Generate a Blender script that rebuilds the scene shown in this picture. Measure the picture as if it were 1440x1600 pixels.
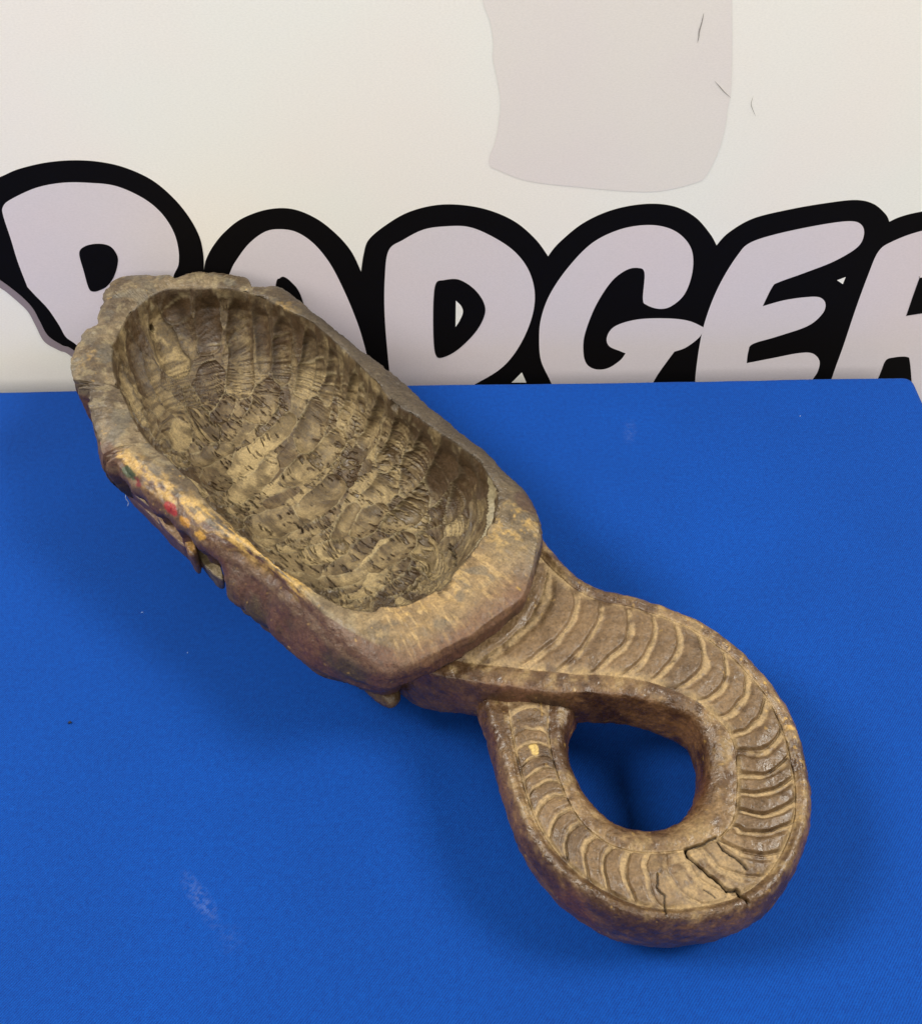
import bpy, math
import numpy as np
from mathutils import Matrix, Vector
from mathutils.geometry import delaunay_2d_cdt

for o in list(bpy.data.objects):
    bpy.data.objects.remove(o, do_unlink=True)
scene = bpy.context.scene
COL = scene.collection
f32 = np.float32

# ------------------------------------------------------------------ camera
PITCH, ROLL, DIST, FPX = math.radians(48.0), math.radians(0.9), 0.65, 1617.0
W0, H0 = 1440.0, 1600.0
CAM = np.array([0.0, -DIST * math.cos(PITCH), DIST * math.sin(PITCH)])
_f = np.array([0.0, math.cos(PITCH), -math.sin(PITCH)])
_r = np.array([1.0, 0.0, 0.0])
_u = np.array([0.0, math.sin(PITCH), math.cos(PITCH)])
RGT = math.cos(ROLL) * _r - math.sin(ROLL) * _u
UPV = math.sin(ROLL) * _r + math.cos(ROLL) * _u
FWD = _f
cd = bpy.data.cameras.new('camera')
cam = bpy.data.objects.new('camera', cd)
COL.objects.link(cam)
cam.matrix_world = Matrix(((RGT[0], UPV[0], -FWD[0], CAM[0]),
                           (RGT[1], UPV[1], -FWD[1], CAM[1]),
                           (RGT[2], UPV[2], -FWD[2], CAM[2]), (0, 0, 0, 1)))
cd.sensor_fit = 'HORIZONTAL'
cd.sensor_width = 36.0
cd.lens = 36.0 * FPX / W0
cd.clip_start, cd.clip_end = 0.01, 50.0
scene.camera = cam

# ------------------------------------------------------------------ light
w = bpy.data.worlds.new('World')
scene.world = w
w.use_nodes = True
bg = w.node_tree.nodes['Background']
bg.inputs['Color'].default_value = (1.0, 0.965, 0.90, 1)
bg.inputs['Strength'].default_value = 0.20


def area(name, loc, target, sx, sy, power, col):
    l = bpy.data.lights.new(name, 'AREA')
    l.shape = 'RECTANGLE'
    l.size, l.size_y = sx, sy
    l.energy = power
    l.color = col
    o = bpy.data.objects.new(name, l)
    COL.objects.link(o)
    d = Vector(target) - Vector(loc)
    o.matrix_world = Matrix.Translation(loc) @ d.to_track_quat('-Z', 'Y').to_matrix().to_4x4()
    return o


area('ceiling_or_fill_lamp', (1.75, -0.25, 1.95), (0, 0, 0), 0.75, 0.75, 73, (1.0, 0.955, 0.87))
area('ceiling_or_fill_lamp', (-1.75, -0.25, 1.95), (0, 0, 0), 0.75, 0.75, 76, (1.0, 0.955, 0.87))
area('ceiling_or_fill_lamp', (0.0, -2.7, 2.0), (0, 0, 0.1), 2.4, 1.0, 57, (1.0, 0.96, 0.89))  # added front fill with no seen source, brightens the banner
scene.view_settings.view_transform = 'Standard'
scene.view_settings.look = 'None'
scene.view_settings.exposure = 0.0
scene.view_settings.gamma = 1.0
scene.render.engine = 'CYCLES'


# ------------------------------------------------------------------ helpers
def rays(px):
    px = np.asarray(px, float).reshape(-1, 2)
    return FWD + ((px[:, :1] - W0 / 2) / FPX) * RGT - ((px[:, 1:2] - H0 / 2) / FPX) * UPV


def on_z(px, z):
    """photo measurement -> point on the horizontal plane at height z"""
    d = rays(px)
    t = (np.asarray(z) - CAM[2]) / d[:, 2]
    return CAM + d * t[:, None]


def on_y(px, y):
    d = rays(px)
    t = (y - CAM[1]) / d[:, 1]
    return CAM + d * t[:, None]


def project(P):
    q = P - CAM
    z = q @ FWD
    return np.stack([W0 / 2 + FPX * (q @ RGT) / z, H0 / 2 - FPX * (q @ UPV) / z], 1)


def srgb(r, g, b):
    c = np.array([r, g, b], float) / 255.0
    return np.where(c <= 0.04045, c / 12.92, ((c + 0.055) / 1.055) ** 2.4)


def sm(a, b, x):
    t = np.clip((x - a) / (b - a), 0, 1)
    return t * t * (3 - 2 * t)


def _hash(ix, iy, iz, seed):
    h = (ix.astype(np.uint32) * np.uint32(374761393) + iy.astype(np.uint32) * np.uint32(668265263)
         + iz.astype(np.uint32) * np.uint32(2246822519) + np.uint32((seed * 974634777) & 0xffffffff))
    h = (h ^ (h >> np.uint32(13))) * np.uint32(1274126177)
    h = h ^ (h >> np.uint32(16))
    return (h & np.uint32(0xffffff)).astype(f32) / f32(0xffffff)


def vnoise(P, seed=0):
    """smooth value noise in 0..1"""
    i = np.floor(P).astype(np.int64)
    f = (P - i).astype(f32)
    f = f * f * (3 - 2 * f)
    x, y, z = i[:, 0], i[:, 1], i[:, 2]
    out = 0
    for dx in (0, 1):
        wx = f[:, 0] if dx else 1 - f[:, 0]
        for dy in (0, 1):
            wy = f[:, 1] if dy else 1 - f[:, 1]
            for dz in (0, 1):
                wz = f[:, 2] if dz else 1 - f[:, 2]
                out = out + wx * wy * wz * _hash(x + dx, y + dy, z + dz, seed)
    return out


def fbm(P, octaves=4, seed=0, gain=0.5):
    a, s, tot = 1.0, 0, 0
    for k in range(octaves):
        s = s + a * vnoise(P * (2.03 ** k) + 17.3 * k, seed + k)
        tot += a
        a *= gain
    return s / tot


def catmull(P, n, closed=False, corners=()):
    """dense Catmull-Rom through P (n samples per span); spans ending at a corner keep it sharp"""
    P = np.asarray(P, float)
    m = len(P)
    out = []
    spans = m if closed else m - 1
    for i in range(spans):
        p1, p2 = P[i], P[(i + 1) % m]
        p0 = P[(i - 1) % m] if (closed or i > 0) else 2 * p1 - p2
        p3 = P[(i + 2) % m] if (closed or i + 2 < m) else 2 * p2 - p1
        if i in corners:
            p0 = p1
        if (i + 1) % m in corners:
            p3 = p2
        t = np.linspace(0, 1, n, endpoint=False)[:, None]
        out.append(0.5 * (2 * p1 + (p2 - p0) * t + (2 * p0 - 5 * p1 + 4 * p2 - p3) * t ** 2
                          + (3 * p1 - p0 - 3 * p2 + p3) * t ** 3))
    if not closed:
        out.append(P[-1:])
    return np.concatenate(out)


def new_obj(name, me, mat=None, parent=None):
    o = bpy.data.objects.new(name, me)
    COL.objects.link(o)
    if mat is not None and me is not None:
        me.materials.append(mat)
    if parent is not None:
        o.parent = parent
    return o


def tag(o, label, cat=None, kind=None):
    o['label'] = label
    if cat:
        o['category'] = cat
    if kind:
        o['kind'] = kind
    return o


def vnormals(V, F):
    a, b, c, d = (V[F[:, k]] for k in range(4))
    n = np.cross(c - a, d - b)
    N = np.zeros_like(V)
    for k in range(4):
        for j in range(3):
            N[:, j] += np.bincount(F[:, k], n[:, j], minlength=len(V))
    L = np.linalg.norm(N, axis=1, keepdims=True)
    return N / np.maximum(L, 1e-20)


def grid_faces(rows, cols, wrap):
    r = np.arange(rows - 1)[:, None]
    c = np.arange(cols if wrap else cols - 1)[None, :]
    c2 = (c + 1) % cols
    return np.stack([r * cols + c, r * cols + c2, (r + 1) * cols + c2, (r + 1) * cols + c], -1).reshape(-1, 4)


def mesh_quads(name, V, F, N=None, col=None, rough=None):
    """mesh from quads; only the vertices used are kept; N are shared shading normals"""
    use = np.unique(F)
    remap = np.full(len(V), -1, np.int64)
    remap[use] = np.arange(len(use))
    V2, F2 = V[use], remap[F]
    me = bpy.data.meshes.new(name)
    me.vertices.add(len(V2))
    me.vertices.foreach_set('co', V2.astype(f32).ravel())
    me.loops.add(F2.size)
    me.loops.foreach_set('vertex_index', F2.astype(np.int32).ravel())
    me.polygons.add(len(F2))
    me.polygons.foreach_set('loop_start', (np.arange(len(F2)) * 4).astype(np.int32))
    me.polygons.foreach_set('loop_total', np.full(len(F2), 4, np.int32))
    me.update(calc_edges=True)
    me.polygons.foreach_set('use_smooth', np.ones(len(F2), bool))
    if col is not None:
        at = me.color_attributes.new('Col', 'FLOAT_COLOR', 'POINT')
        c4 = np.ones((len(V2), 4), f32)
        c4[:, :3] = col[use] * WSCALE
        at.data.foreach_set('color', c4.ravel())
    if rough is not None:
        at = me.attributes.new('Rough', 'FLOAT', 'POINT')
        at.data.foreach_set('value', rough[use].astype(f32))
    if N is not None:
        me.normals_split_custom_set_from_vertices(N[use].astype(f32))
    return me


WSCALE = 0.62


def mixc(a, b, t):
    return a * (1 - t[:, None]) + b * t[:, None]


def segdist(P, A, B):
    d = B - A
    t = np.clip(((P - A) @ d) / (d @ d), 0, 1)
    return np.linalg.norm(P - A - t[:, None] * d, axis=1), t


def polydist(P, pts):
    best = None
    for a, b in zip(pts[:-1], pts[1:]):
        dd, _ = segdist(P, np.asarray(a), np.asarray(b))
        best = dd if best is None else np.minimum(best, dd)
    return best


# ------------------------------------------------------------------ materials
def nodes_of(name):
    m = bpy.data.materials.new(name)
    m.use_nodes = True
    nt = m.node_tree
    return m, nt, nt.nodes['Principled BSDF'], nt.nodes.new, nt.links.new


def wood_material():
    m, nt, b, N, L = nodes_of('aged_carved_wood')
    ca = N('ShaderNodeAttribute'); ca.attribute_name = 'Col'
    ra = N('ShaderNodeAttribute'); ra.attribute_name = 'Rough'
    tc = N('ShaderNodeTexCoord')
    n1 = N('ShaderNodeTexNoise'); n1.inputs['Scale'].default_value = 900; n1.inputs['Detail'].default_value = 5
    n2 = N('ShaderNodeTexNoise'); n2.inputs['Scale'].default_value = 240; n2.inputs['Detail'].default_value = 4
    L(tc.outputs['Object'], n1.inputs['Vector']); L(tc.outputs['Object'], n2.inputs['Vector'])
    mr = N('ShaderNodeMapRange'); mr.inputs[1].default_value = 0.32; mr.inputs[2].default_value = 0.68
    mr.inputs[3].default_value = 0.5; mr.inputs[4].default_value = 1.5
    n4 = N('ShaderNodeTexNoise'); n4.inputs['Scale'].default_value = 420; n4.inputs['Detail'].default_value = 6
    n4.inputs['Roughness'].default_value = 0.75
    L(tc.outputs['Object'], n4.inputs['Vector'])
    hb = N('ShaderNodeMath'); hb.operation = 'MULTIPLY_ADD'; hb.inputs[1].default_value = 0.6
    hc_ = N('ShaderNodeMath'); hc_.operation = 'MULTIPLY'; hc_.inputs[1].default_value = 0.4
    L(n1.outputs['Fac'], hc_.inputs[0]); L(n4.outputs['Fac'], hb.inputs[0]); L(hc_.outputs[0], hb.inputs[2])
    L(hb.outputs[0], mr.inputs[0])
    mx = N('ShaderNodeMix'); mx.data_type = 'RGBA'; mx.blend_type = 'MULTIPLY'
    mx.inputs[0].default_value = 1.0
    L(ca.outputs['Color'], mx.inputs[6]); L(mr.outputs[0], mx.inputs[7])
    L(mx.outputs[2], b.inputs['Base Color'])
    ad = N('ShaderNodeMath'); ad.operation = 'MULTIPLY_ADD'
    L(n4.outputs['Fac'], ad.inputs[0]); ad.inputs[1].default_value = 0.9
    sb = N('ShaderNodeMath'); sb.operation = 'SUBTRACT'; sb.inputs[1].default_value = 0.47
    L(ra.outputs['Fac'], sb.inputs[0]); L(sb.outputs[0], ad.inputs[2])
    L(ad.outputs[0], b.inputs['Roughness'])
    bp = N('ShaderNodeBump'); bp.inputs['Strength'].default_value = 0.8; bp.inputs['Distance'].default_value = 0.0007
    av = N('ShaderNodeMath'); av.operation = 'MULTIPLY_ADD'; av.inputs[1].default_value = 0.5
    L(n1.outputs['Fac'], av.inputs[0]); L(n2.outputs['Fac'], av.inputs[2])
    L(av.outputs[0], bp.inputs['Height']); L(bp.outputs[0], b.inputs['Normal'])
    b.inputs['Specular IOR Level'].default_value = 0.5
    return m


def cloth_material():
    m, nt, b, N, L = nodes_of('royal_blue_twill')
    tc = N('ShaderNodeTexCoord')
    mp = N('ShaderNodeMapping'); mp.inputs['Rotation'].default_value = (0, 0, math.radians(38))
    L(tc.outputs['Object'], mp.inputs['Vector'])
    wv = N('ShaderNodeTexWave'); wv.inputs['Scale'].default_value = 290; wv.inputs['Distortion'].default_value = 1.2
    wv.inputs['Detail'].default_value = 2; wv.inputs['Detail Scale'].default_value = 3
    L(mp.outputs[0], wv.inputs['Vector'])
    n1 = N('ShaderNodeTexNoise'); n1.inputs['Scale'].default_value = 1400; n1.inputs['Detail'].default_value = 3
    n2 = N('ShaderNodeTexNoise'); n2.inputs['Scale'].default_value = 9; n2.inputs['Detail'].default_value = 4
    n3 = N('ShaderNodeTexNoise'); n3.inputs['Scale'].default_value = 350; n3.inputs['Detail'].default_value = 2
    for n in (n1, n2, n3):
        L(tc.outputs['Object'], n.inputs['Vector'])
    # blend weave, fibre noise and slow fading
    s1 = N('ShaderNodeMath'); s1.operation = 'MULTIPLY_ADD'; s1.inputs[1].default_value = 0.30
    L(wv.outputs['Fac'], s1.inputs[0])
    s2 = N('ShaderNodeMath'); s2.operation = 'MULTIPLY_ADD'; s2.inputs[1].default_value = 0.55
    L(n1.outputs['Fac'], s2.inputs[0])
    s3 = N('ShaderNodeMath'); s3.operation = 'MULTIPLY_ADD'; s3.inputs[1].default_value = 0.35; s3.inputs[2].default_value = 0.0
    L(n3.outputs['Fac'], s3.inputs[0]); L(s3.outputs[0], s2.inputs[2]); L(s2.outputs[0], s1.inputs[2])
    cr = N('ShaderNodeValToRGB')
    lo, hi = srgb(0, 39, 108), srgb(0, 66, 148)
    cr.color_ramp.elements[0].position = 0.30; cr.color_ramp.elements[0].color = (*lo, 1)
    cr.color_ramp.elements[1].position = 0.90; cr.color_ramp.elements[1].color = (*hi, 1)
    L(s1.outputs[0], cr.inputs[0])
    mr = N('ShaderNodeMapRange'); mr.inputs[1].default_value = 0.3; mr.inputs[2].default_value = 0.7
    mr.inputs[3].default_value = 0.93; mr.inputs[4].default_value = 1.07
    L(n2.outputs['Fac'], mr.inputs[0])
    mx = N('ShaderNodeMix'); mx.data_type = 'RGBA'; mx.blend_type = 'MULTIPLY'; mx.inputs[0].default_value = 1
    L(cr.outputs[0], mx.inputs[6]); L(mr.outputs[0], mx.inputs[7])
    last = mx.outputs[2]
    # chalky smudges and specks with their own shape
    for (pa, pb, wid, amt) in (((292, 1372), (335, 1440), 0.0055, 0.34), ((985, 660), (982, 690), 0.0055, 0.20),
                               ((345, 1455), (372, 1480), 0.008, 0.08)):
        A = on_z([pa], 0)[0]; B = on_z([pb], 0)[0]
        c = (A + B) / 2; ln = np.linalg.norm(B - A); ang = math.atan2(B[1] - A[1], B[0] - A[0])
        m2 = N('ShaderNodeMapping'); m2.vector_type = 'TEXTURE'
        m2.inputs['Location'].default_value = c
        m2.inputs['Rotation'].default_value = (0, 0, ang)
        m2.inputs['Scale'].default_value = (ln * 0.75, wid, 1)
        L(tc.outputs['Object'], m2.inputs['Vector'])
        g = N('ShaderNodeTexGradient'); g.gradient_type = 'SPHERICAL'
        L(m2.outputs[0], g.inputs['Vector'])
        k = N('ShaderNodeMath'); k.operation = 'MULTIPLY'
        nb = N('ShaderNodeMapRange'); nb.inputs[1].default_value = 0.42; nb.inputs[2].default_value = 0.62
        n5 = N('ShaderNodeTexNoise'); n5.inputs['Scale'].default_value = 420; n5.inputs['Detail'].default_value = 5
        L(tc.outputs['Object'], n5.inputs['Vector']); L(n5.outputs['Fac'], nb.inputs[0])
        L(g.outputs['Fac'], k.inputs[0]); L(nb.outputs[0], k.inputs[1])
        k2 = N('ShaderNodeMath'); k2.operation = 'MULTIPLY'; k2.inputs[1].default_value = amt * 0.24
        L(k.outputs[0], k2.inputs[0])
        mm = N('ShaderNodeMix'); mm.data_type = 'RGBA'
        L(k2.outputs[0], mm.inputs[0]); L(last, mm.inputs[6])
        mm.inputs[7].default_value = (0.42, 0.50, 0.62, 1)
        last = mm.outputs[2]
    L(last, b.inputs['Base Color'])
    b.inputs['Roughness'].default_value = 0.85
    b.inputs['Specular IOR Level'].default_value = 0.15
    b.inputs['Sheen Weight'].default_value = 0.03
    b.inputs['Sheen Roughness'].default_value = 0.5
    b.inputs['Sheen Tint'].default_value = (0.35, 0.55, 1, 1)
    bp = N('ShaderNodeBump'); bp.inputs['Strength'].default_value = 0.6; bp.inputs['Distance'].default_value = 0.0005
    L(s1.outputs[0], bp.inputs['Height']); L(bp.outputs[0], b.inputs['Normal'])
    return m


def print_material(name, rgb, rough=0.55, mottle=0.03, tint=None, weave=True):
    m, nt, b, N, L = nodes_of(name)
    tc = N('ShaderNodeTexCoord')
    n2 = N('ShaderNodeTexNoise'); n2.inputs['Scale'].default_value = 5.5; n2.inputs['Detail'].default_value = 3
    L(tc.outputs['Object'], n2.inputs['Vector'])
    n1 = N('ShaderNodeTexNoise'); n1.inputs['Scale'].default_value = 1100; n1.inputs['Detail'].default_value = 3
    mp = N('ShaderNodeMapping'); mp.inputs['Scale'].default_value = (0.55, 1, 1.3)
    L(tc.outputs['Object'], mp.inputs['Vector']); L(mp.outputs[0], n1.inputs['Vector'])
    c = np.array(rgb)
    t = np.array(tint if tint is not None else rgb)
    mx = N('ShaderNodeMix'); mx.data_type = 'RGBA'
    mr0 = N('ShaderNodeMapRange'); mr0.inputs[1].default_value = 0.42; mr0.inputs[2].default_value = 0.58
    L(n2.outputs['Fac'], mr0.inputs[0]); L(mr0.outputs[0], mx.inputs[0])
    mx.inputs[6].default_value = (*c, 1); mx.inputs[7].default_value = (*t, 1)
    mr = N('ShaderNodeMapRange'); mr.inputs[1].default_value = 0.3; mr.inputs[2].default_value = 0.7
    mr.inputs[3].default_value = 1 - mottle; mr.inputs[4].default_value = 1 + mottle
    L(n1.outputs['Fac'], mr.inputs[0])
    m2 = N('ShaderNodeMix'); m2.data_type = 'RGBA'; m2.blend_type = 'MULTIPLY'; m2.inputs[0].default_value = 1
    L(mx.outputs[2], m2.inputs[6]); L(mr.outputs[0], m2.inputs[7])
    L(m2.outputs[2], b.inputs['Base Color'])
    b.inputs['Roughness'].default_value = rough
    b.inputs['Specular IOR Level'].default_value = 0.3
    if weave:
        bk = N('ShaderNodeTexBrick'); bk.inputs['Scale'].default_value = 330
        bk.inputs['Mortar Size'].default_value = 0.03; bk.inputs['Mortar Smooth'].default_value = 1.0
        m3 = N('ShaderNodeMapping'); m3.inputs['Rotation'].default_value = (math.pi / 2, 0, 0)
        L(tc.outputs['Object'], m3.inputs['Vector']); L(m3.outputs[0], bk.inputs['Vector'])
        bp = N('ShaderNodeBump'); bp.inputs['Strength'].default_value = 0.12; bp.inputs['Distance'].default_value = 0.0003
        sc = N('ShaderNodeMath'); sc.operation = 'ADD'
        L(bk.outputs['Fac'], sc.inputs[0]); L(n1.outputs['Fac'], sc.inputs[1])
        L(sc.outputs[0], bp.inputs['Height']); L(bp.outputs[0], b.inputs['Normal'])
    return m


WOOD = wood_material()
CLOTH = cloth_material()
M_WHITE = print_material('banner_white', srgb(239, 238, 228), tint=srgb(241, 236, 226), mottle=0.038)
M_LILAC = print_material('ink_lilac', srgb(219, 208, 209), tint=srgb(216, 208, 210), mottle=0.035)
M_BLACK = print_material('ink_black', srgb(10, 8, 8), rough=0.6, mottle=0.12)
M_BLACK.node_tree.nodes['Principled BSDF'].inputs['Specular IOR Level'].default_value = 0.1
M_STONE = print_material('ink_stone', srgb(230, 224, 215), tint=srgb(229, 221, 215), mottle=0.035)
M_MAUVE = print_material('ink_mauve', srgb(141, 128, 132), mottle=0.03)
M_SCUFF = print_material('scuff_grey', srgb(150, 144, 136), mottle=0.2)

# ------------------------------------------------------------------ table
Y_EDGE = on_z([(720, 597)], 0)[0][1]
X_EDGE = on_z([(1431, 596)], 0)[0][0]


def build_table():
    # rounded-rectangle plan lofted over the top edge and down the hanging cloth
    x0, x1, y0, y1 = -1.1, X_EDGE, -1.0, Y_EDGE
    rc, rf = 0.008, 0.005

    def plan(inset, nseg=14):
        r = max(rc - inset, 0.0005)
        pts = []
        for (cx, cy, a0) in ((x1 - inset - r, y1 - inset - r, 0), (x0 + inset + r, y1 - inset - r, 90),
                             (x0 + inset + r, y0 + inset + r, 180), (x1 - inset - r, y0 + inset + r, 270)):
            for k in range(nseg + 1):
                a = math.radians(a0 + 90 * k / nseg)
                pts.append((cx + r * math.cos(a), cy + r * math.sin(a)))
        # straight runs get intermediate points
        P = np.array(pts + pts[:1])
        out = []
        for a, b in zip(P[:-1], P[1:]):
            n = max(1, int(np.linalg.norm(b - a) / 0.02))
            n = n if np.linalg.norm(b - a) > 0.05 else 1
            out.append(a + (b - a) * np.linspace(0, 1, n, endpoint=False)[:, None])
        return np.concatenate(out)
    base = plan(0.0)
    n = len(base)
    d1 = np.roll(base, -1, 0) - np.roll(base, 1, 0)
    nrm = np.stack([d1[:, 1], -d1[:, 0]], 1)
    nrm /= np.linalg.norm(nrm, axis=1, keepdims=True)
    base = base + nrm * ((fbm(np.c_[base * 22, np.zeros(n)], 3, 8) - 0.5) * 0.0022)[:, None]
    rows = []
    for ins in (0.006,):
        rows.append(np.c_[base - nrm * ins, np.zeros(n)])
    for k in range(0, 7):
        a = math.radians(90 * k / 6)
        rows.append(np.c_[base - nrm * (rf - rf * math.sin(a)), np.full(n, -rf + rf * math.cos(a))])
    s = np.arange(n)
    for k, z in enumerate(np.linspace(-0.02, -0.45, 22)):
        fold = (fbm(np.c_[base * 14, np.zeros(n)], 3, 5) - 0.5) * 0.03 * min(1, k / 8)
        rows.append(np.c_[base + nrm * (fold + 0.002)[:, None], np.full(n, z)])
    V = np.concatenate(rows)
    F = grid_faces(len(rows), n, True)[:, ::-1]
    # flat top: one polygon
    me = bpy.data.meshes.new('blue_cloth')
    faces = [tuple(int(i) for i in q) for q in F]
    faces.append(tuple(range(n)))
    me.from_pydata([tuple(v) for v in V], [], faces)
    me.update()
    for p in me.polygons:
        p.use_smooth = len(p.vertices) == 4
    o = new_obj('cloth_covered_table', me, CLOTH)
    tag(o, 'table top covered in plain royal blue twill cloth under the carving', 'table')
    return o


TABLE = build_table()

# ------------------------------------------------------------------ banner
Y_BAN = Y_EDGE + 0.035
BANNER = new_obj('printed_banner', None)
BANNER.location = (0, Y_BAN, -0.5)
tag(BANNER, 'white printed banner with big lilac cartoon lettering outlined in black behind the table', 'banner')


def flat(name, pts, mat, level, parent=BANNER, holes=()):
    """flat print cut to an outline on the banner; level = sheet number above the cloth"""
    W = on_y(pts, Y_BAN)
    W2 = [Vector((p[0], p[2])) for p in W]
    edges = [(i, (i + 1) % len(W2)) for i in range(len(W2))]
    vs, es, fs, _, _, _ = delaunay_2d_cdt(W2, edges, [], 1, 1e-6)
    me = bpy.data.meshes.new(name)
    y = -0.00012 * level
    fl = []
    for f in fs:
        a, b, c = (vs[i] for i in f[:3])
        ar = (b.x - a.x) * (c.y - a.y) - (b.y - a.y) * (c.x - a.x)
        fl.append(tuple(f) if ar > 0 else tuple(reversed(f)))
    me.from_pydata([(v.x, y, v.y + 0.5) for v in vs], [], fl)
    me.update()
    return new_obj(name, me, mat, parent)


def panel():
    me = bpy.data.meshes.new('panel')
    x0, x1, z0, z1, t = -1.3, 1.3, 0.0, 1.9, 0.003
    nx, nz = 60, 60
    xs, zs = np.meshgrid(np.linspace(x0, x1, nx), np.linspace(z0, z1, nz))
    V = np.c_[xs.ravel(), np.zeros(nx * nz), zs.ravel()]
    F = grid_faces(nz, nx, False)
    Vb = V.copy(); Vb[:, 1] = t
    Fb = F[:, ::-1] + len(V)
    me.from_pydata([tuple(v) for v in np.r_[V, Vb]], [], [tuple(map(int, f)) for f in np.r_[F, Fb]])
    me.update()
    return new_obj('panel', me, M_WHITE, BANNER)


panel()
cs = lambda p, corners=(), n=8: catmull(p, n, True, corners)

stone = [(748, -260), (750, -60), (754, 0), (766, 35), (770.5, 69), (769.5, 90), (776, 121.5), (781.7, 156), (779, 191),
         (773, 222), (765, 243), (766, 259), (781.7, 267), (827, 283), (913.6, 293), (983, 298.6), (1035, 297.6),
         (1087, 285), (1103, 274), (1122, 236), (1132, 201), (1136.5, 170), (1142, 139), (1143.5, 69), (1143.5, 0),
         (1146, -60), (1150, -260)]
tag(flat('printed_shape', cs(stone, (0, 26)), M_STONE, 1), 'large pale stone coloured printed shape with rounded foot')

outline = [(-40, 290), (0, 276), (28, 264), (69, 254), (111, 250), (153, 252), (194, 261), (236, 280), (269, 307), (294, 337),
           (311, 368), (317.5, 396), (318.6, 421), (322, 405), (333, 384), (351, 362), (378, 341), (417, 327), (456, 326),
           (494, 341), (526, 366), (549, 393), (564, 424), (568, 397), (576, 374), (603, 351), (638, 331), (681, 320),
           (724, 320), (767, 329), (806, 347), (837, 374), (856, 400), (873, 379), (911, 348), (958, 327), (1010, 318),
           (1053, 322), (1086, 339), (1109, 365), (1119, 383), (1138, 363), (1176, 341), (1232, 327), (1289, 317),
           (1336, 312), (1364, 318), (1383, 334), (1389, 346), (1407, 338), (1440, 330), (1520, 318), (1600, 350),
           (1640, 430), (1630, 700), (700, 720), (300, 700), (190, 610), (118, 549), (97, 539), (75, 524), (62, 501), (51, 481), (35, 464),
           (14, 447), (0, 437), (-40, 408)]
notch = [i for i, p in enumerate(outline) if p in ((318.6, 421), (564, 424), (856, 400), (1119, 383), (1389, 346))]
flat('lettering_outline', cs(outline, tuple(notch) + (0, len(outline) - 1)), M_BLACK, 1)
mauve = [(-40, 408), (0, 437), (14, 447), (35, 464), (51, 481), (62, 501), (75, 524), (97, 539), (118, 549), (190, 610),
         (180, 616), (112, 557), (92, 547), (69, 533), (55, 507), (44, 487), (29, 472), (9, 455), (0, 449), (-40, 420)]
flat('printed_line', cs(mauve, (0, 9, 10, 19)), M_MAUVE, 2)

LET = {
    'B': ([(5, 322), (17, 311), (56, 293), (97, 285), (139, 285), (181, 290), (222, 308), (250, 330), (269, 357), (278, 384),
           (279, 412), (270, 440), (280, 500), (270, 580), (200, 605), (140, 560), (119, 538), (103, 526), (92, 507),
           (75, 482), (56, 462), (43, 448), (28, 409), (17, 373), (5, 336)], (20, 21)),
    'A': ([(345, 470), (360, 424), (370, 405), (389, 380), (413, 362), (436, 357.5), (463, 362), (490, 380), (514, 409), (533, 444),
           (553, 490), (568, 535), (592, 630), (330, 630)], (12, 13)),
    'D': ([(607, 391), (630, 374), (662, 358), (697, 353), (732, 354), (767, 368), (802, 391), (825, 420.5), (835, 456), (831, 494),
           (813, 537), (786, 572), (747, 597), (700, 618), (615, 640), (607, 568), (601, 494), (601, 436)], (14,)),
    'G': ([(842, 530), (845, 497), (859, 459), (887.5, 417), (925, 379), (968, 358), (1010, 351), (1043, 355.5), (1067, 370), (1081, 393),
           (1081, 426), (1069, 459), (1048, 478), (1029, 482), (1010, 476), (1004, 466.5), (1006.5, 426), (996, 418), (977, 422),
           (954, 440.5), (930, 478), (913.5, 521), (911, 549), (916, 568), (930, 576.5), (949, 575), (968, 563), (977, 551.5),
           (968, 548), (951, 540), (948, 525.5), (961, 509), (996, 498.6), (1043, 497), (1076, 501), (1098.6, 511),
           (1093, 525.5), (1072, 542), (1053, 549), (1024, 590), (1005, 630), (880, 640), (859, 594), (845, 563)], (27, 35, 38, 40, 41)),
    'E': ([(1086, 589), (1095, 525.5), (1109, 478), (1128, 436), (1152, 398), (1171, 379), (1213, 365), (1279.5, 351), (1327, 345),
           (1345.5, 351), (1349, 367), (1338.5, 386), (1303, 407.5), (1256, 426), (1216, 440.5), (1206, 448), (1191, 478),
           (1223, 469), (1256, 464), (1279.5, 464), (1289, 474), (1284, 490), (1261, 509), (1213, 525.5), (1175.6, 537),
           (1168.5, 549), (1166, 567), (1209, 558.6), (1246, 551.5), (1268, 551.5), (1279.5, 563), (1277, 580), (1265, 600), (1250, 640),
           (1085, 640)], (16, 26, 33, 34)),
    'R': ([(1301, 584.6), (1317, 540), (1336, 483), (1355, 431), (1371.5, 393), (1393, 377), (1440, 360), (1520, 345), (1575, 380),
           (1580, 480), (1545, 520), (1570, 660), (1280, 650)], (10, 11, 12)),
}
for ch, (pts, corners) in LET.items():
    tag(flat('letter', cs(pts, corners), M_LILAC, 2), 'lilac printed capital letter %s' % ch)
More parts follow.
